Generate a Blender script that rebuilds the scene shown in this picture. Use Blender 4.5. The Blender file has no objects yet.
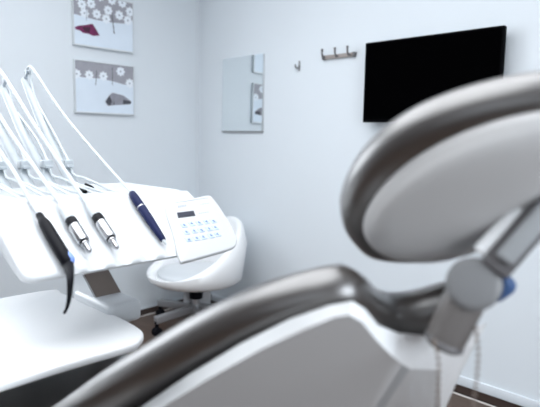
import bpy, bmesh, math
from mathutils import Vector, Matrix

C = bpy.context.scene.collection
V = Vector
PI = math.pi

# ------------------------------------------------------------------ camera
FPX = 529.2
PW, PH = 540.0, 407.0
yaw, pitch, roll = math.radians(43.6), math.radians(6.96), math.radians(1.04)
CAM = V((0, 0, 1.2))
FW = V((-math.sin(yaw) * math.cos(pitch), math.cos(yaw) * math.cos(pitch), -math.sin(pitch)))
_rt = V((math.cos(yaw), math.sin(yaw), 0))
_up = _rt.cross(FW)
RT = math.cos(roll) * _rt + math.sin(roll) * _up
UP = math.cos(roll) * _up - math.sin(roll) * _rt
cd = bpy.data.cameras.new('camera')
cam = bpy.data.objects.new('camera', cd)
C.objects.link(cam)
cam.matrix_world = Matrix(((RT.x, UP.x, -FW.x, CAM.x), (RT.y, UP.y, -FW.y, CAM.y), (RT.z, UP.z, -FW.z, CAM.z), (0, 0, 0, 1)))
cd.sensor_width = 36
cd.lens = FPX / PW * 36
cd.clip_start = 0.02
cd.dof.use_dof = True
cd.dof.focus_distance = 1.6
cd.dof.aperture_fstop = 3.1
sc = bpy.context.scene
sc.camera = cam

# ------------------------------------------------------------------ world, exposure, big lights
w = bpy.data.worlds.new('world')
sc.world = w
w.use_nodes = True
w.node_tree.nodes['Background'].inputs[0].default_value = (0.75, 0.86, 1, 1)
w.node_tree.nodes['Background'].inputs[1].default_value = 0.3
sc.view_settings.view_transform = 'Standard'
sc.view_settings.look = 'None'
sc.view_settings.gamma = 1
sc.view_settings.use_curve_mapping = False
sc.view_settings.exposure = 0.3
PANEL_LIGHT = 3.5          # strength of the ceiling panels' diffusers
PANEL_COL = (0.95, 0.975, 1.0)


def area(name, loc, target, sx, sy, power, col):
    l = bpy.data.lights.new(name, 'AREA')
    l.shape = 'RECTANGLE'
    l.size, l.size_y, l.energy, l.color = sx, sy, power, col
    o = bpy.data.objects.new(name, l)
    C.objects.link(o)
    o.location = loc
    o.rotation_euler = (V(target) - V(loc)).to_track_quat('-Z', 'Y').to_euler()
    return o


# daylight fill through an added, unseen window in the wall behind the camera
area('rear_fill', (.8, -2.12, 1.45), (-.9, 0.6, 1.0), 1.4, 1.2, 5, (0.86, 0.93, 1.0))

# through the tall window in the left wall, just outside the picture
area('left_window_daylight', (-3.09, -.05, 1.72), (0, -.05, 1.72), 1.6, 1.3, 32, (0.90, 0.95, 1.0))
# and fill through an unseen window added in the wall to the right
area('side_fill', (1.62, .3, 1.45), (-1.0, .5, 0.9), 1.4, 1.1, 36, (0.86, 0.93, 1.0))

# ------------------------------------------------------------------ photograph -> place helpers
def ray(px, py):
    return FW + RT * ((px - PW / 2) / FPX) - UP * ((py - PH / 2) / FPX)


def P(px, py, d):
    return CAM + ray(px, py) * d


def on(px, py, n, p0):
    r = ray(px, py)
    return CAM + r * ((V(p0) - CAM).dot(V(n)) / r.dot(V(n)))


# ------------------------------------------------------------------ materials
def mat(name, col, rough=0.5, metal=0.0, spec=0.5, noise=0.0, nscale=40, bump=0.0, bscale=300, coat=0.0, emit=0, crough=.08, cior=1.5):
    m = bpy.data.materials.new(name)
    m.use_nodes = True
    nt = m.node_tree
    b = nt.nodes['Principled BSDF']
    b.inputs['Base Color'].default_value = (*col, 1)
    b.inputs['Roughness'].default_value = rough
    b.inputs['Metallic'].default_value = metal
    b.inputs['Specular IOR Level'].default_value = spec
    b.inputs['Coat Weight'].default_value = coat
    b.inputs['Coat IOR'].default_value = cior
    b.inputs['Coat Roughness'].default_value = crough
    if emit:
        b.inputs['Emission Color'].default_value = (*col, 1)
        b.inputs['Emission Strength'].default_value = emit
    tc = nt.nodes.new('ShaderNodeTexCoord')
    if noise:
        n = nt.nodes.new('ShaderNodeTexNoise')
        n.inputs['Scale'].default_value = nscale
        n.inputs['Detail'].default_value = 4
        nt.links.new(tc.outputs['Object'], n.inputs['Vector'])
        mx = nt.nodes.new('ShaderNodeMix')
        mx.data_type = 'RGBA'
        mx.inputs[6].default_value = (*[c * (1 - noise) for c in col], 1)
        mx.inputs[7].default_value = (*[min(1, c * (1 + noise)) for c in col], 1)
        nt.links.new(n.outputs['Fac'], mx.inputs[0])
        nt.links.new(mx.outputs[2], b.inputs['Base Color'])
    if bump:
        n2 = nt.nodes.new('ShaderNodeTexNoise')
        n2.inputs['Scale'].default_value = bscale
        nt.links.new(tc.outputs['Object'], n2.inputs['Vector'])
        bp = nt.nodes.new('ShaderNodeBump')
        bp.inputs['Strength'].default_value = bump
        bp.inputs['Distance'].default_value = 0.002
        nt.links.new(n2.outputs['Fac'], bp.inputs['Height'])
        nt.links.new(bp.outputs['Normal'], b.inputs['Normal'])
    return m


def wood(name, c1, c2, rough=0.4, spec=0.4, along='Y'):
    m = mat(name, c1, rough, spec=spec)
    nt = m.node_tree
    b = nt.nodes['Principled BSDF']
    tc = nt.nodes.new('ShaderNodeTexCoord')
    mp = nt.nodes.new('ShaderNodeMapping')
    if along == 'X':
        mp.inputs['Rotation'].default_value = (0, 0, PI / 2)
    nt.links.new(tc.outputs['Object'], mp.inputs['Vector'])
    br = nt.nodes.new('ShaderNodeTexBrick')
    br.inputs['Scale'].default_value = 1
    br.inputs['Brick Width'].default_value = 1.2
    br.inputs['Row Height'].default_value = 0.15
    br.inputs['Mortar Size'].default_value = 0.002
    br.inputs['Color1'].default_value = (*c1, 1)
    br.inputs['Color2'].default_value = (*c2, 1)
    br.inputs['Mortar'].default_value = (c1[0] * .3, c1[1] * .3, c1[2] * .3, 1)
    nt.links.new(mp.outputs[0], br.inputs['Vector'])
    mp2 = nt.nodes.new('ShaderNodeMapping')
    mp2.inputs['Scale'].default_value = (3, 40, 3)
    nt.links.new(mp.outputs[0], mp2.inputs['Vector'])
    n = nt.nodes.new('ShaderNodeTexNoise')
    n.inputs['Scale'].default_value = 2
    n.inputs['Detail'].default_value = 6
    nt.links.new(mp2.outputs[0], n.inputs['Vector'])
    mx = nt.nodes.new('ShaderNodeMix')
    mx.data_type = 'RGBA'
    mx.blend_type = 'MULTIPLY'
    mx.inputs[0].default_value = 0.6
    nt.links.new(br.outputs['Color'], mx.inputs[6])
    nt.links.new(n.outputs['Fac'], mx.inputs[7])
    nt.links.new(mx.outputs[2], b.inputs['Base Color'])
    return m


M = dict(
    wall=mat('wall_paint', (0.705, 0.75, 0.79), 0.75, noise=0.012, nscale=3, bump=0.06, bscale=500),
    wall_dark=mat('darkened_unseen_wall', (0.12, 0.12, 0.125), 0.75, noise=0.012, nscale=3),  # unseen walls, darkened to cut bounce light onto the chair
    ceil=mat('ceiling_paint', (0.85, 0.87, 0.89), 0.9, noise=0.01, nscale=4),
    base=mat('skirting_paint', (0.72, 0.76, 0.8), 0.4, noise=0.01),
    floor=wood('floor_planks', (0.11, 0.068, 0.048), (0.16, 0.1, 0.072), 0.42, 0.3),
    border=wood('floor_border', (0.04, 0.022, 0.016), (0.055, 0.03, 0.022), 0.6, 0.12),
    strip=mat('weld_strip', (0.62, 0.58, 0.55), 0.5, noise=0.05),
    white=mat('white_plastic', (0.66, 0.685, 0.71), 0.28, noise=0.008, nscale=20, coat=0.25),
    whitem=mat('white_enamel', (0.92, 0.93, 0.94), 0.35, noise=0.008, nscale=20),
    keypad=mat('keypad_plastic', (0.56, 0.572, 0.585), 0.35, noise=0.008, nscale=20),
    hose=mat('hose_rubber', (0.56, 0.60, 0.625), 0.4, noise=0.02, nscale=60),
    arm=mat('whip_arm_plastic', (0.44, 0.48, 0.51), 0.35, noise=0.01),
    roller=mat('roller_grey', (0.4, 0.45, 0.5), 0.4, noise=0.1, nscale=80),
    black=mat('black_plastic', (0.005, 0.0052, 0.008), 0.42, spec=0.1, noise=0.15, nscale=60),
    blackm=mat('black_matte', (0.0015, 0.0015, 0.002), 0.6, spec=0.02, noise=0.1),
    navy=mat('navy_plastic', (0.006, 0.011, 0.058), 0.35, spec=0.13, noise=0.06, nscale=60),
    blue2=mat('light_blue_insert', (0.2, 0.32, 0.75), 0.4, noise=0.03),
    blue=mat('blue_plastic', (0.06, 0.12, 0.27), 0.35, noise=0.04),
    steel=mat('brushed_steel', (0.55, 0.555, 0.57), 0.3, 1.0, noise=0.05, nscale=90),
    chrome=mat('chrome', (0.5, 0.5, 0.52), 0.15, 1.0, noise=0.02),
    gmetal=mat('grey_metal', (0.3, 0.3, 0.31), 0.4, 0.4, noise=0.05),
    gmetal2=mat('light_grey_metal', (0.55, 0.56, 0.58), 0.45, 0.1, noise=0.04),
    screen=mat('dark_screen', (0.0008, 0.0008, 0.001), 0.3, spec=0.0, noise=0.1),
    lcd=mat('lcd_glass', (0.035, 0.038, 0.055), 0.3, noise=0.1),
    key=mat('key_pad_blue', (0.5, 0.6, 0.76), 0.45, noise=0.02),
    ink=mat('print_blue', (0.16, 0.22, 0.38), 0.6, noise=0.03),
    inkg=mat('print_grey', (0.36, 0.39, 0.45), 0.6, noise=0.03),
    taupe=mat('taupe_upholstery', (0.02, 0.0135, 0.0105), 0.45, spec=0.3, noise=0.06, nscale=120, bump=0.12, bscale=900, coat=1, crough=.35, cior=2.25),
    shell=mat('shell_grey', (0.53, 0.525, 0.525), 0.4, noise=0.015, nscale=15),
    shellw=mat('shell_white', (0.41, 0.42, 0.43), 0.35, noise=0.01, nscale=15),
    joint=mat('joint_grey', (0.2, 0.202, 0.208), 0.45, noise=0.03),
    joint2=mat('joint_dark', (0.14, 0.135, 0.14), 0.45, noise=0.05),
    inset=mat('light_grey_inset', (0.36, 0.375, 0.39), 0.4, noise=0.02),
    sleeve=mat('sleeve_grey', (0.15, 0.138, 0.133), 0.4, noise=0.04),
    chain=mat('dull_bead_metal', (0.2, 0.16, 0.135), 0.4, 0.6, noise=0.1),
    brown=mat('brown_panel', (0.2, 0.165, 0.145), 0.4, noise=0.06, nscale=30),
    ash=mat('hook_oak', (0.34, 0.3, 0.28), 0.5, noise=0.12, nscale=70),
    alu=mat('frame_aluminium', (0.66, 0.69, 0.71), 0.4, 0.3, noise=0.03),
    snow=mat('print_snow', (0.70, 0.78, 0.87), 0.6, noise=0.05, nscale=9),
    sky=mat('print_grey_band', (0.33, 0.33, 0.37), 0.6, noise=0.12, nscale=30),
    petal=mat('print_petal', (0.80, 0.85, 0.91), 0.6, noise=0.03),
    magenta=mat('print_magenta', (0.15, 0.012, 0.075), 0.6, noise=0.5, nscale=35),
    plum=mat('print_plum', (0.05, 0.006, 0.03), 0.6, noise=0.4, nscale=50),
    char=mat('print_charcoal', (0.06, 0.062, 0.075), 0.6, noise=0.4, nscale=60),
    pgrey=mat('print_mid_grey', (0.27, 0.27, 0.31), 0.6, noise=0.25, nscale=45),
)
mm = bpy.data.materials.new('mirror_silver')
mm.use_nodes = True
_b = mm.node_tree.nodes['Principled BSDF']
_b.inputs['Base Color'].default_value = (0.9, 0.94, 0.95, 1)
_b.inputs['Metallic'].default_value = 1
_b.inputs['Roughness'].default_value = 0.015
M['mirror'] = mm
pm = bpy.data.materials.new('clear_film')
pm.use_nodes = True
_nt = pm.node_tree
_b = _nt.nodes['Principled BSDF']
_b.inputs['Roughness'].default_value = 0.15
_b.inputs['Base Color'].default_value = (0.85, 0.9, 0.95, 1)
_t = _nt.nodes.new('ShaderNodeBsdfTransparent')
_m = _nt.nodes.new('ShaderNodeMixShader')
_m.inputs[0].default_value = 0.1
_nt.links.new(_t.outputs[0], _m.inputs[1])
_nt.links.new(_b.outputs[0], _m.inputs[2])
_nt.links.new(_m.outputs[0], _nt.nodes['Material Output'].inputs['Surface'])
M['film'] = pm


# ------------------------------------------------------------------ object helpers
def root_loc(o):
    while o.parent:
        o = o.parent
    return o.location if o.type == 'EMPTY' else V((0, 0, 0))


def mesh(name, geo, m, parent=None, smooth=True, angle=40, mats=None, fm=None):
    """geo = (world verts, faces); one mesh object, parented to its thing"""
    vs, fs = geo
    off = root_loc(parent) if parent else V((0, 0, 0))
    me = bpy.data.meshes.new(name)
    me.from_pydata([tuple(V(v) - off) for v in vs], [], fs)
    bm = bmesh.new()
    bm.from_mesh(me)
    bmesh.ops.recalc_face_normals(bm, faces=bm.faces)
    bm.to_mesh(me)
    bm.free()
    for x in (mats or [m]):
        me.materials.append(M[x])
    if fm:
        for p, i in zip(me.polygons, fm):
            p.material_index = i
    if smooth:
        for p in me.polygons:
            p.use_smooth = True
        me.set_sharp_from_angle(angle=math.radians(angle))
    o = bpy.data.objects.new(name, me)
    C.objects.link(o)
    if parent:
        o.parent = parent
    return o


def thing(name, label, cat, loc, group=None):
    o = bpy.data.objects.new(name, None)
    o.empty_display_size = 0.05
    C.objects.link(o)
    o.location = loc
    o['label'], o['category'] = label, cat
    if group:
        o['group'] = group
    return o


def tag(o, label, cat, group=None):
    o['label'], o['category'] = label, cat
    if group:
        o['group'] = group
    return o


def struct(name, geo, m, **k):
    o = mesh(name, geo, m, **k)
    o['kind'] = 'structure'
    return o


def join(*gs):
    vs, fs = [], []
    for v, f in gs:
        b = len(vs)
        vs += list(v)
        fs += [tuple(i + b for i in q) for q in f]
    return vs, fs


def box(x0, x1, y0, y1, z0, z1, bev=0.0, seg=3):
    bm = bmesh.new()
    bmesh.ops.create_cube(bm, size=1)
    for v in bm.verts:
        v.co = V(((x0 + x1) / 2 + v.co.x * (x1 - x0), (y0 + y1) / 2 + v.co.y * (y1 - y0), (z0 + z1) / 2 + v.co.z * (z1 - z0)))
    if bev:
        bmesh.ops.bevel(bm, geom=bm.edges[:], offset=bev, segments=seg, profile=0.5, affect='EDGES')
    bm.verts.index_update()
    g = ([v.co.copy() for v in bm.verts], [tuple(v.index for v in f.verts) for f in bm.faces])
    bm.free()
    return g


def obox(c, ax, ay, az, sx, sy, sz, bev=0.0):
    """oriented box: centre, three unit axes, sizes"""
    v, f = box(-sx / 2, sx / 2, -sy / 2, sy / 2, -sz / 2, sz / 2, bev)
    c = V(c)
    return [c + ax * p.x + ay * p.y + az * p.z for p in v], f


def spline(pts, n, closed=False):
    pts = [V(p) for p in pts]
    N = len(pts)
    out = []
    segs = N if closed else N - 1
    per = max(8, n // segs)
    for i in range(segs):
        if closed:
            a, b, c, d = pts[(i - 1) % N], pts[i], pts[(i + 1) % N], pts[(i + 2) % N]
        else:
            a, b, c, d = pts[max(i - 1, 0)], pts[i], pts[i + 1], pts[min(i + 2, N - 1)]
        for k in range(per):
            t = k / per
            out.append(0.5 * ((2 * b) + (c - a) * t + (2 * a - 5 * b + 4 * c - d) * t * t + (3 * b - a - 3 * c + d) * t ** 3))
    out.append((pts[0] if closed else pts[-1]).copy())
    # even spacing along the curve
    acc = [0.0]
    for a, b in zip(out, out[1:]):
        acc.append(acc[-1] + (b - a).length)
    tot = acc[-1]
    m = n if closed else n + 1
    res, j = [], 0
    for k in range(m):
        d = tot * k / n
        while j < len(acc) - 2 and acc[j + 1] < d:
            j += 1
        L = acc[j + 1] - acc[j]
        res.append(out[j].lerp(out[j + 1], min(1, (d - acc[j]) / L) if L > 1e-9 else 0))
    return res


def tube(path, rad, seg=12, caps=True):
    """round tube along a polyline; rad a number or a list"""
    path = [V(p) for p in path]
    n = len(path)
    rs = rad if isinstance(rad, (list, tuple)) else [rad] * n
    t0 = (path[1] - path[0]).normalized()
    a = t0.orthogonal().normalized()
    vs, fs = [], []
    for i, p in enumerate(path):
        t = (path[min(i + 1, n - 1)] - path[max(i - 1, 0)])
        t = t.normalized() if t.length > 1e-9 else t0
        a = (a - t * a.dot(t)).normalized()
        b = t.cross(a)
        for k in range(seg):
            an = 2 * PI * k / seg
            vs.append(p + (a * math.cos(an) + b * math.sin(an)) * rs[i])
    for i in range(n - 1):
        for k in range(seg):
            k2 = (k + 1) % seg
            fs.append((i * seg + k, i * seg + k2, (i + 1) * seg + k2, (i + 1) * seg + k))
    if caps:
        fs.append(tuple(range(seg))[::-1])
        fs.append(tuple((n - 1) * seg + k for k in range(seg)))
    return vs, fs


def lathe(p0, axis, prof, seg=20):
    """prof = [(distance along the axis, radius)]"""
    ax = V(axis).normalized()
    return tube_frames([V(p0) + ax * s for s, r in prof], ax, [max(r, 1e-4) for s, r in prof], seg)


def tube_frames(cs, ax, rs, seg):
    a = ax.orthogonal().normalized()
    b = ax.cross(a)
    vs, fs = [], []
    for c, r in zip(cs, rs):
        for k in range(seg):
            an = 2 * PI * k / seg
            vs.append(c + (a * math.cos(an) + b * math.sin(an)) * r)
    n = len(cs)
    for i in range(n - 1):
        for k in range(seg):
            k2 = (k + 1) % seg
            fs.append((i * seg + k, i * seg + k2, (i + 1) * seg + k2, (i + 1) * seg + k))
    fs.append(tuple(range(seg))[::-1])
    fs.append(tuple((n - 1) * seg + k for k in range(seg)))
    return vs, fs


def inset_rings(pts, n, rings):
    """pts: closed planar outline, n: front normal, rings: [(inset, height along n)]; returns a closed solid"""
    n = V(n).normalized()
    N = len(pts)
    c = sum(pts, V()) / N
    area_v = sum(((pts[i] - c).cross(pts[(i + 1) % N] - c) for i in range(N)), V())
    if area_v.dot(n) < 0:
        pts = pts[::-1]
    inw = []
    for i in range(N):
        t = (pts[(i + 1) % N] - pts[i - 1]).normalized()
        inw.append(n.cross(t).normalized())
    vs, fs = [], []
    for ins, hh in rings:
        for p, q in zip(pts, inw):
            if ins > .03:            # far in: shrink towards the middle instead
                vs.append(p.lerp(c, ins) + n * hh)
            else:
                vs.append(p + q * ins + n * hh)
    for r in range(len(rings) - 1):
        for k in range(N):
            k2 = (k + 1) % N
            fs.append((r * N + k, r * N + k2, (r + 1) * N + k2, (r + 1) * N + k))
    for r in (0, len(rings) - 1):
        m = sum((vs[r * N + k] for k in range(N)), V()) / N
        vs.append(m)
        for k in range(N):
            fs.append((len(vs) - 1, r * N + k, r * N + (k + 1) % N))
    return vs, fs


def slab(pts, n, thick, rho, seg=4):
    """plate whose front face lies on the outline's plane, edges rounded by rho"""
    rho = min(rho, thick / 2)
    r = []
    for k in range(seg + 1):
        a = PI / 2 * k / seg
        r.append((rho * (1 - math.sin(a)), -thick + rho * (1 - math.cos(a))))
    for k in range(seg + 1):
        a = PI / 2 * k / seg
        r.append((rho * (1 - math.cos(a)), -rho + rho * math.sin(a)))
    return inset_rings(pts, n, r)


def prism(poly, d):
    """planar polygon (world points) swept by vector d"""
    N = len(poly)
    d = V(d)
    vs = [V(p) for p in poly] + [V(p) + d for p in poly]
    fs = [tuple(range(N))[::-1], tuple(range(N, 2 * N))]
    fs += [(k, (k + 1) % N, N + (k + 1) % N, N + k) for k in range(N)]
    return vs, fs


X, Y, Z = V((1, 0, 0)), V((0, 1, 0)), V((0, 0, 1))

# ================================================================== the room
XL, YB, XR, YF, H = -3.104, 2.482, 1.7, -2.2, 2.6
struct('floor', box(XL - .1, XR + .1, YF - .1, YB + .1, -.1, 0), 'floor', smooth=False)
struct('trim_1', join(box(XL, XL + .112, YF, YB, 0, .002), box(XL + .112, XR, YB - .098, YB, 0, .002)), 'border', smooth=False)
struct('trim_2', join(box(XL + .112, XL + .124, YF, YB - .098, 0, .003), box(XL + .112, XR, YB - .108, YB - .098, 0, .003)), 'strip', smooth=False)
ly0, ly1, lz0, lz1 = -.85, .75, 1.07, 2.37
struct('wall_left', join(box(XL - .1, XL, YF - .1, ly0, 0, H), box(XL - .1, XL, ly1, YB + .1, 0, H),
                         box(XL - .1, XL, ly0, ly1, 0, lz0), box(XL - .1, XL, ly0, ly1, lz1, H)), 'wall', smooth=False)
struct('window_3', join(box(XL - .08, XL - .02, ly0, ly0 + .05, lz0, lz1), box(XL - .08, XL - .02, ly1 - .05, ly1, lz0, lz1),
                        box(XL - .08, XL - .02, ly0, ly1, lz0, lz0 + .05), box(XL - .08, XL - .02, ly0, ly1, lz1 - .05, lz1)), 'whitem', smooth=False)
struct('wall_back', box(XL, XR, YB, YB + .1, 0, H), 'wall', smooth=False)
ry0, ry1, rz0, rz1 = -.45, 1.05, .9, 2.1
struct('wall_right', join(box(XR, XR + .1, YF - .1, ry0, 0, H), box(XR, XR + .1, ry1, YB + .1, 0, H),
                          box(XR, XR + .1, ry0, ry1, 0, rz0), box(XR, XR + .1, ry0, ry1, rz1, H)), 'wall_dark', smooth=False)
struct('added_window_2', join(box(XR + .02, XR + .08, ry0, ry0 + .05, rz0, rz1), box(XR + .02, XR + .08, ry1 - .05, ry1, rz0, rz1),
                        box(XR + .02, XR + .08, ry0, ry1, rz0, rz0 + .05), box(XR + .02, XR + .08, ry0, ry1, rz1 - .05, rz1)), 'whitem', smooth=False)  # frame of the added window that carries the side fill
wx0, wx1, wz0, wz1 = 0.05, 1.55, .8, 2.1
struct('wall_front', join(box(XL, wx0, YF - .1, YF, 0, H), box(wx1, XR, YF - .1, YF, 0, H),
                          box(wx0, wx1, YF - .1, YF, 0, wz0), box(wx0, wx1, YF - .1, YF, wz1, H)), 'wall_dark', smooth=False)
struct('added_window_1', join(box(wx0, wx0 + .05, YF - .08, YF - .02, wz0, wz1), box(wx1 - .05, wx1, YF - .08, YF - .02, wz0, wz1),
                        box(wx0, wx1, YF - .08, YF - .02, wz0, wz0 + .05), box(wx0, wx1, YF - .08, YF - .02, wz1 - .05, wz1),
                        box(.775, .825, YF - .08, YF - .02, wz0, wz1)), 'whitem', smooth=False)  # frame of the added window behind the viewpoint, unseen, for fill
struct('ceiling', box(XL - .1, XR + .1, YF - .1, YB + .1, H, H + .1), 'ceil', smooth=False)
struct('baseboard_back', box(XL + .008, XR, YB - .010, YB, .003, .05, .003), 'base')
struct('trim_3', box(XL, XL + .004, YB - .022, YB, .012, H), 'base', smooth=False)
struct('baseboard_left', box(XL, XL + .008, YF, YB - .010, .003, .012, .002), 'base')

# ceiling light panels
for i, (x, y) in enumerate(((-1.65, 1.02), (-.45, 1.02), (-1.65, .06), (-.45, .06), (-1.65, -.70), (-.45, -.70))):
    lab = ['wide white ceiling light panel nearest the corner of the two white walls',
           'wide white ceiling light panel in front of the television',
           'wide white ceiling light panel in the middle of the row along the left wall',
           'wide white ceiling light panel above the viewpoint, middle of the inner row',
           'wide white ceiling light panel along the left wall, farthest from the television wall',
           'wide white ceiling light panel of the inner row, farthest from the television wall'][i]
    t = thing('ceiling_light', lab, 'light', (x, y, H), 'ceiling light panels')
    a, a2 = .56, (.45 if y > 0 else .3)
    mesh('frame', join(box(x - a - .03, x + a + .03, y - a2 - .03, y - a2, H - .02, H), box(x - a - .03, x + a + .03, y + a2, y + a2 + .03, H - .02, H),
                       box(x - a - .03, x - a, y - a2, y + a2, H - .02, H), box(x + a, x + a + .03, y - a2, y + a2, H - .02, H)), 'whitem', t, False)
    if i == 0:
        dm = mat('panel_diffuser', PANEL_COL, 0.5, emit=PANEL_LIGHT)
        M['diff'] = dm
    mesh('diffuser', box(x - a, x + a, y - a2, y + a2, H - .012, H - .004), 'diff', t, False)

# ================================================================== things on the walls
# --- pictures on the left wall
PX0 = XL + .022


def wl(px, py, lift=0.0):
    return on(px, py, X, (PX0 + lift, 0, 0))


def flat(polys):
    """[(points, material index)] -> verts, faces, face materials"""
    vs, fs, fm = [], [], []
    for pts, i in polys:
        b = len(vs)
        vs += pts
        fs.append(tuple(range(b, b + len(pts))))
        fm.append(i)
    return vs, fs, fm


def flower(cx, cy, r, lift):
    c = wl(cx, cy, lift)
    rr = r * (c - CAM).dot(FW) / FPX * 1.05
    out = []
    for k in range(32):
        a = 2 * PI * k / 32
        q = rr * (0.86 + 0.16 * math.cos(8 * a))
        out.append(c + V((0, q * math.cos(a) * 1.02, q * math.sin(a))))
    heart = [c + V((.0002, .2 * rr * math.cos(2 * PI * k / 10), .2 * rr * math.sin(2 * PI * k / 10))) for k in range(10)]
    return [(out, 2), (heart, 3)]


def stripe(p, q, wd, i, lift):
    a, b = wl(*p, lift), wl(*q, lift)
    s = V((0, wd / 2, 0))
    return [([a - s, a + s, b + s, b - s], i)]


def crop(s, ox, oy):
    return lambda l: [(ox + x / s, oy + y / s) for x, y in l]


pmats = ['snow', 'sky', 'petal', 'inkg', 'magenta', 'char', 'pgrey', 'plum']


def picture(label, y0, y1, z0, z1, polys):
    t = thing('picture', label, 'picture', (XL, (y0 + y1) / 2, z0), 'framed prints on the left wall')
    fw_ = .006
    mesh('frame', join(box(XL, PX0, y0, y0 + fw_, z0, z1), box(XL, PX0, y1 - fw_, y1, z0, z1),
                       box(XL, PX0, y0 + fw_, y1 - fw_, z0, z0 + fw_ * 1.3), box(XL, PX0, y0 + fw_, y1 - fw_, z1 - fw_, z1)), 'alu', t, False)
    yy0, yy1, zz0, zz1 = y0 + fw_, y1 - fw_, z0 + fw_ * 1.3, z1 - fw_
    base = [([V((PX0 - .004, yy0, zz0)), V((PX0 - .004, yy1, zz0)), V((PX0 - .004, yy1, zz1)), V((PX0 - .004, yy0, zz1))], 0)]

    def clip(pts):
        return [V((p.x, min(max(p.y, yy0), yy1), min(max(p.z, zz0), zz1))) for p in pts]
    vs, fs, fm = flat([(clip(p), i) for p, i in base + polys])
    b = len(vs)
    vs2, fs2 = box(XL + .002, PX0 - .0045, yy0, yy1, zz0, zz1)
    vs = vs + vs2
    fs = fs + [tuple(k + b for k in q) for q in fs2]
    fm = fm + [0] * len(fs2)
    me = mesh('print', (vs, fs), None, t, smooth=False, mats=pmats, fm=fm)
    # keep every printed layer facing the room
    bm = bmesh.new()
    bm.from_mesh(me.data)
    for f in list(bm.faces)[:len(base + polys)]:
        if f.normal.x < 0:
            f.normal_flip()
    bm.to_mesh(me.data)
    bm.free()
    return t


L1, L2, L3, L4 = -.0036, -.0032, -.0026, -.002
g = crop(6.75, 60, 0)
polys = [([wl(*p, L1) for p in g([(70, -120), (500, -60), (500, 150), (440, 160), (330, 150), (250, 135), (180, 118), (105, 95), (70, 90)])], 1)]
for k, (fx, fy) in enumerate(g([(148, 28), (210, 25), (165, 88), (248, 95), (325, 70), (400, 103), (312, 128), (472, 80), (458, 138), (110, -30), (270, -25), (350, 0), (420, 20)])):
    polys += flower(fx, fy, 4.8, L2 + .00003 * k)
polys += stripe(*g([(180, 50), (178, 140)]), .004, 3, L3) + stripe(*g([(350, 90), (366, 225)]), .005, 5, L3)
polys += [([wl(*p, L3) for p in g([(362, 200), (372, 228), (360, 222)])], 5)]
polys += [([wl(*p, L3) for p in g([(100, 182), (130, 172), (165, 170), (220, 160), (245, 200), (268, 240), (225, 243), (190, 228), (155, 222), (135, 205), (105, 197)])], 4)]
polys += [([wl(*p, L4) for p in g([(150, 180), (205, 185), (200, 222), (165, 212)])], 7)]
picture('upper framed print: white flowers on grey with a magenta tent shape on snow', 1.523, 1.932, 1.735, 2.05, polys)
g = crop(5.81, 60, 50)
polys = [([wl(*p, L1) for p in g([(70, 40), (430, 90), (430, 206), (370, 200), (300, 180), (230, 165), (150, 160), (70, 150)])], 1)]
for k, (fx, fy) in enumerate(g([(97, 138), (170, 145), (252, 152), (352, 125), (405, 194)])):
    polys += flower(fx, fy, 4.7, L2 + .00003 * k)
polys += stripe(*g([(213, 120), (207, 205)]), .004, 5, L3) + stripe(*g([(305, 100), (305, 205)]), .004, 5, L3)
polys += [([wl(*p, L3) for p in g([(262, 300), (285, 265), (305, 248), (370, 265), (415, 300), (410, 314), (365, 318), (320, 320), (278, 325)])], 6)]
polys += [([wl(*p, L4) for p in g([(265, 300), (287, 265), (303, 300), (288, 325)])], 5), ([wl(*p, L4) for p in g([(368, 288), (415, 300), (410, 314), (365, 316)])], 5),
          ([wl(*p, L4) for p in g([(312, 285), (318, 318), (310, 318)])], 5)]
picture('lower framed print: white flowers on grey with a grey hut on snow', 1.523, 1.932, 1.337, 1.652, polys)

# --- mirror on the back wall, a hair out of parallel
my0 = YB - .012
mx0, mx1, mz0, mz1 = -2.829, -2.432, 1.248, 1.742
t = thing('wall_mirror', 'frameless rectangular mirror on the back wall by the corner', 'mirror', ((mx0 + mx1) / 2, YB, mz0))
mesh('backing', box(mx0, mx1, YB - .009, YB, mz0, mz1), 'alu', t, False)
cz, cxm = (mz0 + mz1) / 2, (mx0 + mx1) / 2
tz, tx = math.radians(.55), math.radians(.38)
gv, gf = box(mx0 + .002, mx1 - .002, YB - .0135, YB - .0115, mz0 + .002, mz1 - .002)
gv = [V((v.x, v.y + (v.z - cz) * math.tan(tz) - (v.x - cxm) * math.tan(tx), v.z)) for v in gv]
mesh('mirror_glass', (gv, gf), 'mirror', t, False)
mesh('bottom_clip_rail', box(mx0, mx1, YB - .017, YB - .0005, mz0 - .008, mz0, .002), 'gmetal', t, False)

# --- single hook and hook rail
hk = on(296.3, 65.5, Y, (0, YB - .02, 0))
t = thing('wall_hook', 'small single metal hook on the back wall between mirror and hook rail', 'hook', (hk.x, YB, hk.z))
mesh('plate', box(hk.x + .002, hk.x + .016, YB - .006, YB, hk.z - .03, hk.z + .028, .002), 'gmetal', t)
mesh('prong', tube(spline([(hk.x + .009, YB - .005, hk.z - .012), (hk.x + .005, YB - .018, hk.z - .016), (hk.x, YB - .026, hk.z - .008), (hk.x - .002, YB - .028, hk.z + .006)], 12), .0055, 8), 'gmetal', t)
ra, rb = on(322.5, 57, Y, (0, YB - .02, 0)), on(353.8, 53.5, Y, (0, YB - .02, 0))
t = thing('hook_rail', 'short wall rail with three upright hooks beside the television', 'hook rail', ((ra.x + rb.x) / 2, YB, ra.z - .015))
rz = (ra.z + rb.z) / 2
mesh('rail', box(ra.x, rb.x, YB - .018, YB, rz - .014, rz + .008, .003), 'ash', t)
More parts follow.
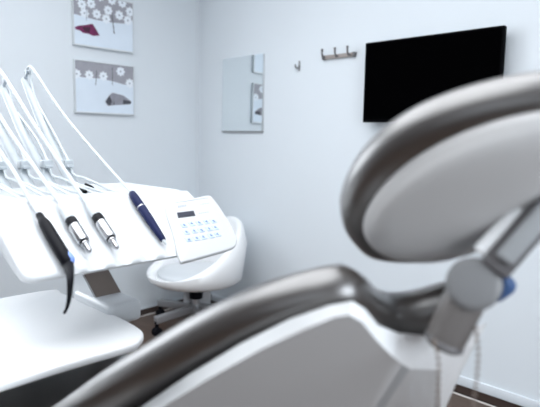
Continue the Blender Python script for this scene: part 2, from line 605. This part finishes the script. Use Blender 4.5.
for hx in (323.6, 336.3, 348.7):
    q = on(hx, 55, Y, (0, YB - .03, 0))
    mesh('hook', join(tube(spline([(q.x, YB - .016, rz - .004), (q.x, YB - .036, rz - .004), (q.x, YB - .044, rz + .012), (q.x, YB - .045, rz + .032)], 12), .0055, 8),
                      lathe((q.x, YB - .045, rz + .03), Z, [(0, .004), (.003, .0075), (.008, .0075), (.011, .003)], 10)), 'joint2', t)
for ex in (ra.x + .004, rb.x - .004):
    mesh('rail_end_cap', box(ex - .008, ex + .008, YB - .021, YB, rz - .016, rz + .01, .003), 'joint2', t)

# --- television
ty = YB - .075
c0, c1, c2 = on(365.9, 43.3, Y, (0, ty, 0)), on(504.8, 25.3, Y, (0, ty, 0)), on(363.3, 122.4, Y, (0, ty, 0))
tx0, tx1, tz0, tz1 = (c0.x + c2.x) / 2, c1.x, c2.z, (c0.z + c1.z) / 2
t = thing('television', 'black wall mounted flat television, switched off', 'television', ((tx0 + tx1) / 2, YB, tz0))
mesh('housing', box(tx0, tx1, ty, ty + .028, tz0, tz1, .003), 'blackm', t)
mesh('bezel', join(box(tx0, tx1, ty - .003, ty, tz0, tz0 + .016), box(tx0, tx1, ty - .003, ty, tz1 - .009, tz1),
                   box(tx0, tx0 + .009, ty - .003, ty, tz0 + .016, tz1 - .009), box(tx1 - .009, tx1, ty - .003, ty, tz0 + .016, tz1 - .009)), 'blackm', t, False)
mesh('screen', box(tx0 + .009, tx1 - .009, ty - .0015, ty, tz0 + .016, tz1 - .009), 'screen', t, False)
mesh('wall_bracket', box((tx0 + tx1) / 2 - .11, (tx0 + tx1) / 2 + .11, ty + .028, YB, tz0 + .1, tz1 - .1), 'gmetal', t, False)

# ================================================================== stool in the corner
sx, sy = -2.60, 2.06
t = thing('stool', 'white moulded stool with a low curved back on a black gas column, in the corner', 'stool', (sx, sy, 0))


def bowl(prof, seg=48):
    """prof(angle) -> list of (radius, height); closed in the middle at both ends"""
    vs, fs = [], []
    n = None
    for k in range(seg):
        a = 2 * PI * k / seg
        pr = prof(a)
        n = len(pr)
        for r, z in pr:
            vs.append(V((sx + r * math.cos(a), sy + r * math.sin(a), z)))
    for k in range(seg):
        k2 = (k + 1) % seg
        for i in range(n - 1):
            fs.append((k * n + i, k2 * n + i, k2 * n + i + 1, k * n + i + 1))
    fs.append(tuple(k * n for k in range(seg)))
    fs.append(tuple(k * n + n - 1 for k in range(seg))[::-1])
    return vs, fs


BACK = math.radians(80)       # the side of the raised back


def rim(a):
    c = max(0, math.cos(a - BACK) * .5 + .5)
    return .343 + .345 * (c ** 1.3)


def shellprof(a):
    R0 = .305
    zt = rim(a)
    lean = (zt - .40) * .02
    hb_ = zt - .345
    return [(.07, .285), (.2, .287), (.262, .297), (.292, .318), (R0, .345 + hb_ * .2), (R0 + hb_ * .06, .355 + hb_ * .6), (R0 - .006, zt - .016), (R0 - .022, zt), (R0 - .04, zt - .002),
            (R0 - .055, zt - .016), (R0 - .058, .345 + hb_ * .4), (.243, .335), (.2, .33), (.06, .33)]


mesh('seat_shell', bowl(shellprof), 'whitem', t, angle=60)
mesh('seat_pad', bowl(lambda a: [(.05, .328), (.225, .331), (.242, .342), (.243, .356), (.234, .367), (.18, .374), (.06, .376)]), 'white', t, angle=60)
mesh('tilt_mechanism', lathe((sx, sy, .288), -Z, [(0, .085), (.02, .085), (.04, .048), (.105, .042), (.11, .028)], 20), 'black', t)
mesh('gas_column', lathe((sx, sy, .20), -Z, [(0, .026), (.08, .026), (.081, .032), (.1, .032)], 20), 'steel', t)
mesh('height_lever', tube([(sx, sy, .27), (sx - .13, sy - .1, .272), (sx - .2, sy - .145, .262)], [.006, .006, .011], 8), 'black', t)
for k in range(5):
    an = math.radians(196 + 72 * k)
    d = V((math.cos(an), math.sin(an), 0))
    s = V((-d.y, d.x, 0))
    e = V((sx, sy, 0)) + d * .29
    c = V((sx, sy, .112)) + d * .15
    ln = (V((.29, -.022, 0))).normalized()
    leg = mesh('leg', obox(c + d * .0, (d - Z * .06).normalized(), s, Z, .30, .04, .042, .004), 'gmetal', t)
    mesh('caster', join(lathe(e + V((0, 0, .03)) - s * .02, s, [(0, .024), (.004, .029), (.016, .029), (.017, .018), (.023, .018), (.024, .029), (.036, .029), (.04, .024)], 18),
                        lathe(e + V((0, 0, .03)), Z, [(0, .012), (.05, .012), (.06, .016), (.066, .016)], 12)), 'black', t)
hb = V((-FW.x, -FW.y, 0)).normalized()
mesh('back_bracket', obox(V((sx, sy, .21)) - hb * .05, hb, Z.cross(hb), Z, .02, .175, .17, .004), 'gmetal2', t)
mesh('hub', lathe((sx, sy, .09), Z, [(0, .04), (.03, .045), (.055, .035)], 20), 'gmetal', t)

# ================================================================== dentist's delivery console
TAU = math.radians(33)
FX, FZ = -.929, .93                          # lower front edge of the sloping face
NS = V((math.sin(TAU), 0, math.cos(TAU)))    # its normal
DS = V((-math.cos(TAU), 0, math.sin(TAU)))   # up the slope
O = V((FX, 0, FZ))


def sl(px, py, lift=0.0):
    return on(px, py, NS, O + NS * lift)


SLOTS = [.449, .505, .565, .625, .685]
PLZ = 1.06                                   # height of the flat rear deck
SLEN = (PLZ - FZ) / math.sin(TAU)
XB = -1.47
unit = thing('delivery_console', 'white sloping dental delivery console with hose arms and keypad', 'dental console', (-1.25, .66, 0))


def groove(y):
    d = 0.0
    for s in SLOTS:
        u = abs(y - s) / .024
        if u < 1:
            d = max(d, .5 + .5 * math.cos(PI * u))
    return d * .007


def section(y, ins):
    """console section at y: list of (x, z), shrunk by ins"""
    g_ = groove(y)
    pts = []
    cs, sn = math.cos(TAU), math.sin(TAU)

    def sp(s, n):
        s += .021
        return (FX - cs * s + sn * n, FZ + sn * s + cs * n)
    # front lip, rounded
    R0 = .008
    for k in range(6):
        a = PI * (k / 5) - PI / 2
        px_, pz_ = sp(R0 - R0 * math.cos(a), -R0 + R0 * math.sin(a))
        pts.append((px_, pz_))
    L = SLEN
    for s in (.03, .05, .08, .11, .14, .17, .195):
        f = 1 if s < .17 else max(0, (.2 - s) / .03) * .8
        pts.append(sp(s, -g_ * f))
    pts[5] = sp(R0, -g_)
    pts[4] = sp(R0 * .4, -R0 * .35 - g_)
    for s in (.218,):
        pts.append(sp(s, -.0005))
    a0 = sp(L, 0)
    pts += [(a0[0] - .004, PLZ - .003), (a0[0] - .02, PLZ), (-1.3, PLZ), (XB + .03, PLZ), (XB + .009, PLZ - .009), (XB, PLZ - .03), (XB, 1.02), (XB + .02, 1.0)]
    pts += [(-1.16, .995), sp(.1, -.03), sp(.03, -.021)]
    if ins:
        cx_, cz_ = -1.2, 1.025
        out = []
        for x, z in pts:
            dx, dz = x - cx_, z - cz_
            l = math.hypot(dx, dz)
            out.append((x - dx / l * ins, z - dz / l * ins))
        pts = out
    return pts


ys = []
y0c, y1c, er = .367, .878, .022
for k in range(6):
    a = PI / 2 * k / 5
    ys.append((y0c + er * (1 - math.sin(PI / 2 - a)) if False else y0c + er * (1 - math.cos(a)), er * (1 - math.sin(a))))
k = y0c + er + .006
while k < y1c - er - .003:
    ys.append((k, 0))
    k += .006
for k in range(6):
    a = PI / 2 * (1 - k / 5)
    ys.append((y1c - er * (1 - math.cos(a)), er * (1 - math.sin(a))))
vs, fs = [], []
secs = [section(y, i) for y, i in ys]
n = len(secs[0])
for (y, i), s_ in zip(ys, secs):
    vs += [V((x, y, z)) for x, z in s_]
for k in range(len(ys) - 1):
    for i in range(n):
        i2 = (i + 1) % n
        fs.append((k * n + i, k * n + i2, (k + 1) * n + i2, (k + 1) * n + i))
fs.append(tuple(range(n)))
fs.append(tuple((len(ys) - 1) * n + i for i in range(n))[::-1])
mesh('body', (vs, fs), 'white', unit, angle=50)

# keypad module
KL = .008
kp = [sl(*p, KL) for p in [(166, 204), (185, 200), (207, 195), (214, 198.5), (226, 216), (236, 234), (237.3, 241), (233, 247.5), (210, 254.5), (186, 261), (180, 259), (173, 232)]]
kpo = spline(kp, 96, True)
pad = mesh('keypad_panel', slab(kpo, NS, .0105, .0045, 5), 'keypad', unit, angle=35)


def plate(px4, lift, th):
    q = [sl(*p, lift) for p in px4]
    return prism(q, -NS * th)


gk = crop(8.13, 170, 200)
mesh('display', plate(gk([(57, 102), (192, 86), (206, 124), (68, 142)]), KL + .0018, .003), 'lcd', pad, False)
r1 = gk([(112, 207), (176, 195), (235, 188), (296, 178), (350, 172)])
r3 = gk([(150, 322), (214, 312), (270, 303), (333, 292), (385, 280)])
U1 = (sl(213, 221.2) - sl(183.8, 225.5)).normalized()
U2 = NS.cross(U1)
GLY = [(1, 0), (0, 1), (1, 1), (-1, 0), (0, -1)]
for row in range(3):
    for c in range(5):
        a = V(r1[c]).lerp(V(r3[c]), row / 2)
        ctr = sl(a.x, a.y, KL + .0003)
        ko = mesh('key', obox(ctr, U1, U2, NS, .0155, .0145, .0022, .0006), 'key', pad)
        top = ctr + NS * .0013
        gx, gy = GLY[(c + 2 * row) % 5]
        mesh('key_symbol', join(obox(top + U1 * gx * .001, U1, U2, NS, .0068, .0026, .0005), obox(top + U2 * gy * .0015 + U1 * .001, U1, U2, NS, .003, .0075, .0005)), 'ink', ko, False)
mesh('print_line', plate([(175.5, 202.2), (208, 197.6), (208.2, 198), (175.7, 202.7)], KL + .0004, .0006), 'inkg', pad, False)
gm = []
for k in range(5):
    a = 177.8 + k * 1.75
    yy = 206.7 - k * .28
    gm.append(plate([(a, yy - 1), (a + 1.25, yy - 1.2), (a + 1.6, yy + .7), (a + .4, yy + .9)], KL + .0004, .0006))
mesh('panel_print', join(*gm), 'inkg', pad, False)
gm = []
for k in range(6):
    a = 200.3 + k * 1.5
    yy = 204.3 - k * .22
    gm.append(plate([(a, yy - .25), (a + 1.1, yy - .4), (a + 1.2, yy + .15), (a + .1, yy + .3)], KL + .0004, .0006))
mesh('panel_legend', join(*gm), 'inkg', pad, False)
gm = []
for k in range(5):
    a = 198.6 + k * 2.1
    yy = 213.4 - k * .3
    gm.append(plate([(a, yy - .35), (a + 1.4, yy - .5), (a + 1.5, yy + .1), (a + .1, yy + .25)], KL + .0004, .0006))
mesh('panel_legend', join(*gm), 'inkg', pad, False)

# hose arms on the rear deck
for y in SLOTS:
    dy = y - .685
    dz = 0 if y > .66 else .028
    top = V((-1.735 - dz * .5, y + .006, 1.372 - dz))
    bot = V((-1.405, y + .006, 1.045))
    mid = top.lerp(bot, .5) + V((-.012, 0, -.006))
    pth = spline([top, mid, bot], 16)
    a_ = mesh('hose_arm', tube(pth, [.0105 + .005 * min(1, i / 10) for i in range(len(pth))], 14), 'arm', unit)
    mesh('arm_fork', join(tube([top + V((.006, 0, -.012)), top + V((.012, 0, .004)), top + V((.028, 0, .018))], .0045, 8),
                          lathe(top + V((.03, -.008, .02)), Y, [(0, .004), (.002, .008), (.006, .004), (.01, .004), (.014, .008), (.016, .004)], 12)), 'roller', a_)
    br = V((-1.457, y + .006, 1.12))
    mesh('hose_clip', join(obox(br, X, Y, Z, .03, .026, .022, .003), obox(br + V((.016, 0, -.006)), X, Y, Z, .012, .02, .008, .002)), 'arm', a_)
    h2 = spline([top + V((.03, .008, .016)), top + V((.06, .008, -.06)), V((-1.53, y + .012, 1.19)), br + V((.008, .004, 0)), br + V((.03, .004, -.03)), V((-1.36, y + .008, 1.085)), V((-1.24, y + .01, 1.066)), V((-1.19, y + .01, 1.058))], 40)
    mesh('return_hose', tube(h2, .0034, 8), 'hose', a_)
    h3 = spline([br + V((-.004, -.006, -.01)), br + V((.02, -.012, -.045)), V((-1.38, y - .018, 1.075)), V((-1.27, y - .03, 1.068)), V((-1.2, y - .026, 1.062)), V((-1.165, y - .02, 1.056))], 30)
    mesh('return_hose', tube(h3, .003, 8), 'hose', a_)
for q in [(83, 189.5), (89.5, 185.5)]:
    c = on(*q, Z, (0, 0, PLZ + .004))
    mesh('hose_grommet', inset_rings(spline([on(q[0] + dx, q[1] + dy_, Z, (0, 0, PLZ + .004)) for dx, dy_ in ((-5, -2), (1, -.2), (4.5, 2), (-1.5, 2))], 24, True), Z, [(0, -.006), (0, 0), (.002, .002)]), 'blackm', unit)

# slanted post between console and tray arm, with a brown face
YP0, YP1 = .625, .70
pa, pb = on(85, 280, Y, (0, YP0, 0)), on(96, 301, Y, (0, YP0, 0))
ext = (pa - pb).normalized()
top_ = pa + ext * .17
low = pb - ext * .05
post = mesh('support_post', prism([top_, low, low + V((-.12, 0, 0)), top_ + V((-.12, 0, .0))], (0, YP1 - YP0, 0)), 'white', unit, False)
nf = V((-ext.z, 0, ext.x))
nf = nf if nf.x > 0 else -nf
mesh('post_face', prism([top_ + nf * .001 + Y * .004, low + nf * .001 + Y * .004, low + nf * .003 + Y * .004, top_ + nf * .003 + Y * .004], (0, YP1 - YP0 - .008, 0)), 'brown', post, False)
mesh('tray_arm', box(-1.29, -1.10, .615, .705, .748, .802, .014, 4), 'white', unit)
mesh('floor_column', box(-1.29, -1.20, .635, .705, .06, .76, .012, 3), 'white', unit)
mesh('floor_base', box(-1.50, -1.16, .625, .95, 0, .07, .02, 3), 'white', unit)

# instrument tray
TZ = .78
to = [on(*p, Z, (0, 0, TZ)) for p in [(65, 363.5), (128, 345.5), (139, 340), (143.5, 333), (137, 326), (112, 313), (88, 304.5), (63, 293), (41, 290.5)]]
back = to[-1]
fr = to[0]
outline = [fr] + to[1:] + [V((back.x, .2, TZ)), V((back.x + .02, -.02, TZ)), V((back.x + .1, -.1, TZ)), V((fr.x - .1, -.1, TZ)), V((fr.x - .02, -.02, TZ)), V((fr.x + .0, .15, TZ))]
tray = thing('instrument_tray', 'empty white instrument tray table below the delivery console', 'tray', (-1.15, .3, TZ - .018))
ol = spline(outline, 150, True)
mesh('tray_top', slab(ol, Z, .018, .006, 3), 'whitem', tray, angle=35)
mesh('tray_bracket', box(-1.36, -1.16, .44, .6, TZ - .036, TZ - .0185, .006), 'gmetal', tray)

# ------------------------------------------------------------------ instruments lying in the console's troughs
AX = -DS                                      # pointing down the slope


def on_slot(px, py, y):
    return on(px, py, Y, (0, y, 0))


def hoseline(pts, y, r, start):
    p = [start] + [on_slot(a, b, y) for a, b in pts]
    return tube(spline(p, 40), r, 10)


def at(s, y, lift):
    """point s metres up the slope from the front edge in slot y"""
    return O + DS * s + NS * lift + Y * y


# black curved instrument
def lying(px, py, lift):
    return on(px, py, NS, O + NS * lift)


p0, p1 = lying(39, 214.5, .010), lying(68.5, 264, .013)
y = p0.y
t = thing('dental_handpiece', 'black angled handpiece with a bent tip and a blue insert, nearest the tray', 'dental instrument', lying(55, 240, .0))
ax = (p1 - p0).normalized()
ln = (p1 - p0).length
mesh('grip', lathe(p0, ax, [(0, .0068), (.004, .0078), (.016, .0078), (.018, .009), (.034, .0118), (.09, .0126), (ln - .03, .0128), (ln - .004, .0118), (ln, .009)], 22), 'black', t)
dn = [p1 - ax * .012, P(68.8, 266, (p1 - CAM).dot(FW) - .003), P(70.2, 278, .955), P(69.9, 290, .945), P(68.6, 301, .94), P(66.8, 308, .94), P(64, 313.5, .94)]
dp = spline(dn, 34)
mesh('tip', tube(dp, [.0108 * (1 - (i / 34)) + .0022 * (i / 34) for i in range(len(dp))], 14), 'black', t)
sd = ax.cross(NS).normalized()
sd = sd if sd.dot(RT) > 0 else -sd
mesh('blue_insert', lathe(p1 - ax * .028 + sd * .0058 + NS * .004, ax, [(0, .002), (.004, .0066), (.012, .0084), (.022, .0084), (.028, .006), (.031, .002)], 16), 'blue2', t)
mesh('hose', hoseline([(31, 202), (14, 172), (0, 151), (-18, 118), (-36, 92)], y, .0048, p0 + ax * .004), 'hose', t)

# two silver micromotors
for a, b, lab, hp in (((70.2, 219.5), (90.2, 252), 'silver and black motor handpiece lying beside the black angled one', [(57, 199), (38, 172), (14, 138), (0, 116), (-20, 82), (-30, 68)]),
                      ((96.6, 216), (117.6, 248.6), 'silver and black motor handpiece lying nearer the navy one', [(86, 202), (62, 166), (34, 124), (12, 88), (0, 70), (-8, 63)])):
    s0, e = lying(*a, .0115), lying(*b, .0115)
    y = s0.y
    t = thing('motor_handpiece', lab, 'dental instrument', lying((a[0] + b[0]) / 2, (a[1] + b[1]) / 2, 0), 'motor handpieces on the console')
    ln = (e - s0).length
    ax = (e - s0).normalized()
    q = ln / .1
    mesh('motor_body', lathe(s0 + ax * .022 * q, ax, [(0, .01206), (.002 * q, .01253), (.044 * q, .01253), (.047 * q, .01160), (.048 * q, .0093)], 24), 'steel', t)
    mesh('black_collar', lathe(s0, ax, [(0, .01044), (.002, .01183), (.021 * q, .01241), (.0225 * q, .01102)], 24), 'black', t)
    mesh('coupling', lathe(s0 + ax * .068 * q, ax, [(0, .00905), (.009 * q, .00905), (.0095 * q, .0060), (.011 * q, .00534), (.028 * q, .00534), (.031 * q, .004), (.032 * q, .002)], 20), 'chrome', t)
    mesh('coupling_ring', lathe(s0 + ax * .070 * q, ax, [(0, .00974), (.004, .00974)], 20), 'black', t)
    mesh('hose_sleeve', lathe(s0 - ax * .05, ax, [(0, .0062), (.012, .00905), (.04, .01067), (.052, .01090)], 20), 'hose', t)
    p = [s0 - ax * .03, s0 - ax * .055] + [on_slot(u, v, y) for u, v in hp]
    mesh('hose', tube(spline(p, 48), .0048, 10), 'hose', t)

# navy handpiece
y = SLOTS[4]
a, b = lying(131.3, 192.5, .009), lying(163.5, 240.5, .008)
y = a.y
t = thing('dental_handpiece', 'slender navy blue handpiece beside the keypad', 'dental instrument', at(.1, y, .004))
ax = (b - a).normalized()
ln = (b - a).length
mesh('grip', lathe(a, ax, [(0, .0055), (.004, .0085), (.02, .0102), (ln * .32, .0106), (ln * .33, .0103), (ln * .34, .0106), (ln * .6, .0102), (ln * .85, .0082), (ln - .004, .0068), (ln, .005)], 22), 'navy', t)
mesh('ring', lathe(a + ax * (ln * .325), ax, [(0, .0106), (.001, .0108), (.0022, .0108), (.003, .0106)], 22), 'steel', t)
mesh('nozzle', lathe(b - ax * .001, ax, [(0, .0042), (.004, .0035), (.012, .0026), (.014, .001)], 12), 'hose', t)
hp = [(120, 180), (96, 153), (69, 121), (51.6, 97), (40, 79), (33, 69), (29.5, 66.2), (27, 69)]
mesh('hose', tube(spline([a + ax * .004, a - ax * .01] + [on_slot(q[0], q[1], y) for q in hp], 54), .0037, 10), 'hose', t)

# ================================================================== the treatment chair
BH = V((math.sin(yaw), -math.cos(yaw), 0))    # level, towards the viewpoint


def nrm(t_deg, s_deg):
    t_, s_ = math.radians(t_deg), math.radians(s_deg)
    return (math.cos(t_) * (math.cos(s_) * BH - math.sin(s_) * _rt) - math.sin(t_) * Z).normalized()


NB = nrm(40, -8)
OB = P(400, 340, .65)


def bp(px, py, h=0.0):
    return on(px, py, NB, OB + NB * h)


chair = thing('dental_chair', 'reclined dental chair with taupe cushions and grey back shells in the foreground', 'dental chair', (-.75, .35, 0))
# backrest cushion
bo = [(-22, 462), (18, 437), (60, 409), (100, 381), (150, 350), (200, 322), (250, 299), (300, 283), (332, 276), (352, 276), (368, 284), (380, 296), (395, 303), (415, 302), (440, 295), (456, 292), (466, 300), (462, 318), (448, 350), (428, 405), (408, 455), (370, 488), (220, 500), (60, 500), (-20, 488)]
bo3 = spline([bp(*p, -.045) for p in bo], 240, True)
bt, br_ = .062, .03
prof = []
for k in range(9):
    a = PI * k / 8
    prof.append((br_ * (1 - math.sin(a)), -bt / 2 * math.cos(a)))
mesh('backrest_cushion', inset_rings(bo3, NB, prof), 'taupe', chair, angle=70)
# backrest shell: outer rim, bevel, main panel and a lower facet
outer = [(60, 460), (100, 435), (141, 407), (190, 374), (240, 344), (290, 319), (330, 305), (352, 301), (365, 309), (378, 325), (398, 333), (430, 336), (468, 331), (487, 322), (462, 370), (446, 407), (428, 445), (402, 478), (300, 490), (75, 486)]
inner = [(95, 462), (128, 434), (163, 407), (210, 378), (260, 350), (305, 329), (335, 317), (350, 315), (362, 322), (376, 340), (392, 356), (402, 364), (402, 364), (402, 364), (398, 372), (380, 400), (354, 440), (342, 468), (290, 480), (100, 478)]
face2 = [None] * 20
N = len(outer)
vs = [bp(*p, 0) for p in outer] + [bp(*p, .022) for p in inner] + [bp(*p, -.016) for p in outer]
fs = []
fm = []
for k in range(N):
    k2 = (k + 1) % N
    q = [k, k2, N + k2, N + k]
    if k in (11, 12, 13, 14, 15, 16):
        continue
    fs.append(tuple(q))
    fm.append(2 if 7 <= k <= 10 else 0)  # slot two lightens the shoulder in place of strong light
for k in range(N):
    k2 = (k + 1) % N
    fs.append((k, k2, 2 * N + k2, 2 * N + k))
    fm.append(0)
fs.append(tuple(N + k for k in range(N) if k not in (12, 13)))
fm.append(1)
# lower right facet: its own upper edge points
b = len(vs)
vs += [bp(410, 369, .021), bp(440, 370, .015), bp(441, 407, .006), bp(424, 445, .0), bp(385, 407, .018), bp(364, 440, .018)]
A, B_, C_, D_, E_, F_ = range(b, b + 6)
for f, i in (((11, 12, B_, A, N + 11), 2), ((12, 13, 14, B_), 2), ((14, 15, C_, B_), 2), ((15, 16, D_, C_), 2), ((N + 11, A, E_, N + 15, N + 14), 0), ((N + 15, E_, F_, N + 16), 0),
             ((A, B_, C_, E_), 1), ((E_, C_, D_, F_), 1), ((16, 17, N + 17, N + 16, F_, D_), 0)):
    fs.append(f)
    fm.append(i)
mesh('backrest_shell', (vs, fs), None, chair, angle=25, mats=['shellw', 'shell', 'whitem'], fm=fm)  # same plastic throughout; whitem faces paint in bright light from the right

# headrest
NH = nrm(34, 14)
OH = P(430, 210, .60)


def hp_(px, py, h=0.0):
    return on(px, py, NH, OH + NH * h)


ho = [(340, 207), (343, 185), (356, 159), (380, 133), (413, 111), (453, 94), (500, 81), (545, 74), (590, 78), (612, 103), (598, 143), (560, 186), (516, 222), (478, 245), (440, 254), (400, 256), (368, 250), (348, 231)]
ho3 = spline([hp_(*p, -.039) for p in ho], 180, True)
ht, hr = .058, .028
prof = []
for k in range(9):
    a = PI * k / 8
    prof.append((hr * (1 - math.sin(a)), -ht / 2 * math.cos(a)))
mesh('headrest_cushion', inset_rings(ho3, NH, prof), 'taupe', chair, angle=70)
hs = [(363, 230), (368, 209), (386, 184), (415, 160), (455, 138), (500, 122), (545, 113), (585, 112), (598, 122), (588, 150), (556, 188), (518, 222), (480, 247), (450, 259), (420, 262), (392, 258), (372, 247)]
hs3 = spline([hp_(*p, -.006) for p in hs], 170, True)
mesh('headrest_shell', inset_rings(hs3, NH, [(.004, -.02), (0, -.012), (0, 0), (.003, .005), (.010, .010), (.16, .0145), (.34, .018), (.6, .021)]), 'shell', chair, angle=60)

# headrest mount: sleeve, joint, arm, knob
j = P(473.5, 284, .575)
axj = (CAM - j).normalized()
sa, sb = P(466, 296, .598), P(443, 344, .607)
sleeve = mesh('neck_post', lathe(sa, sb - sa, [(-.01, .0235), (.0, .0235), (.03, .023), (.048, .0225), ((sb - sa).length, .0215), ((sb - sa).length + .004, .018)], 28), 'sleeve', chair)
mesh('post_collar', lathe(sb - (sb - sa).normalized() * .006, sb - sa, [(0, .0226), (.001, .0232), (.006, .0232), (.007, .0216)], 28), 'joint2', sleeve)
mesh('joint_disc', lathe(j + axj * .004, -axj, [(0, .022), (.0015, .0268), (.004, .0292), (.03, .0295), (.045, .0285)], 36), 'joint', chair)
k1, k2 = P(484, 270, .572), P(575, 160, .545)
ua = (k2 - k1).normalized()
na = (CAM - k1).normalized()
na = (na - ua * na.dot(ua)).normalized()
wa = ua.cross(na)
if wa.dot(UP) < 0:
    wa = -wa
# main bar with an inset panel
m1, m2 = P(493, 270, .572), P(580, 168, .545)
ua = (m2 - m1).normalized()
arm = mesh('headrest_arm', obox((m1 + m2) / 2, ua, wa, na, (m2 - m1).length, .033, .022, .004), 'joint2', chair)
i1, i2 = P(504, 261, .556), P(575, 176, .53)
mesh('arm_inset', obox((i1 + i2) / 2, ua, wa, na, (i2 - i1).length, .020, .010, .0045), 'inset', arm)
w1, w2 = P(479, 254, .578), P(522, 208, .565)
mesh('headrest_rod', lathe(w1, w2 - w1, [(0, .006), (.003, .0095), ((w2 - w1).length - .003, .0095), ((w2 - w1).length, .006)], 20), 'whitem', chair)
mesh('pivot', lathe(P(514, 202, .585), P(532, 186, .568) - P(514, 202, .585), [(0, .012), (.002, .0145), (.02, .0145), (.022, .011)], 20), 'joint2', chair)
mesh('pivot_cap', lathe(P(536, 190, .568), na, [(-.01, .012), (.006, .0125), (.012, .009)], 20), 'joint', chair)
mesh('blue_knob', lathe(P(500, 290, .62), (P(522, 274, .60) - P(502, 290, .62)), [(-.012, .009), (-.008, .011), (.012, .0115), (.018, .008)], 22), 'blue', chair)

# seat, armless base
seat_dir = (-_rt * .86 - BH * .5).normalized()
side = V((-seat_dir.y, seat_dir.x, 0))
sc0 = V((-.98, .40, .685))
sp_ = []
for u, v in ((-.30, -.24), (0, -.27), (.3, -.26), (.52, -.2), (.58, 0), (.52, .19), (.3, .25), (0, .27), (-.30, .24), (-.36, 0)):
    sp_.append(sc0 + seat_dir * u + side * v)
so = spline(sp_, 100, True)
prof = [(.035 * (1 - math.sin(PI * k / 8)), -.09 / 2 * (1 + math.cos(PI * k / 8))) for k in range(9)]
mesh('seat_cushion', inset_rings(so, Z, prof + [(.4, .006)]), 'taupe', chair, angle=70)
mesh('seat_frame', inset_rings([p - Z * .09 for p in so], Z, [(.03, -.08), (.02, -.06), (.02, .005)]), 'shell', chair)
mesh('base_column', lathe((sc0.x, sc0.y, 0), Z, [(0, .2), (.04, .2), (.06, .12), (.48, .11)], 32), 'shell', chair)
# spine that carries the back
q0 = bp(330, 470, -.08)
q1 = sc0 + V((0, 0, -.12))
mesh('back_spine', tube(spline([bp(400, 400, -.07), q0, q1 + (q0 - q1) * .3 - Z * .05, q1], 20), .035, 14), 'joint2', chair)

# ------------------------------------------------------------------ napkin chain hung round the neck post, film over the shell


def beads(path, r, step):
    """one string of small balls along a path"""
    pts = spline(path, 400)
    out = []
    acc = step
    for a_, b_ in zip(pts, pts[1:]):
        acc += (b_ - a_).length
        if acc >= step:
            acc = 0
            out.append(lathe(a_ - Z * r, Z, [(0, r * .3), (r * .4, r * .8), (r, r), (r * 1.6, r * .8), (r * 2, r * .3)], 8))
    return join(*out)


chain = tag(mesh('napkin_chain', beads([P(437, 425, .57), P(437.5, 400, .572), P(439, 370, .574), P(437, 352, .578), P(434, 342, .588), P(438, 333, .62), P(452, 322, .634),
                                        P(466, 317, .62), P(474, 324, .59), P(478, 348, .575), P(477, 375, .572), P(474, 400, .57), P(473, 425, .568)], .0025, .0064), 'chain'),
            'thin metal bead chain hanging from the neck post of the dental chair', 'chain')

# clear film over the shell's lower corner
LE = [(428, 352), (414, 366), (408, 385), (410, 407), (404, 440)]
RE = [(476, 346), (466, 364), (455, 386), (448, 405), (434, 440)]
nu, nv = 14, 20
le, re_ = spline([V((x, y, 0)) for x, y in LE], nv), spline([V((x, y, 0)) for x, y in RE], nv)
vs, fs = [], []
for j_ in range(nv + 1):
    for i_ in range(nu + 1):
        q = le[j_].lerp(re_[j_], i_ / nu)
        vs.append(bp(q.x, q.y, .031 + .0022 * math.sin(i_ * 1.9 + .5 * math.sin(j_ * .8)) + .0012 * math.sin(j_ * 1.1 + i_ * .7)))
for j_ in range(nv):
    for i_ in range(nu):
        a_ = j_ * (nu + 1) + i_
        fs.append((a_, a_ + 1, a_ + nu + 2, a_ + nu + 1))
tag(mesh('plastic_film', (vs, fs), 'film', angle=180), 'crumpled clear plastic film over the dental chair back below the neck post', 'plastic film')
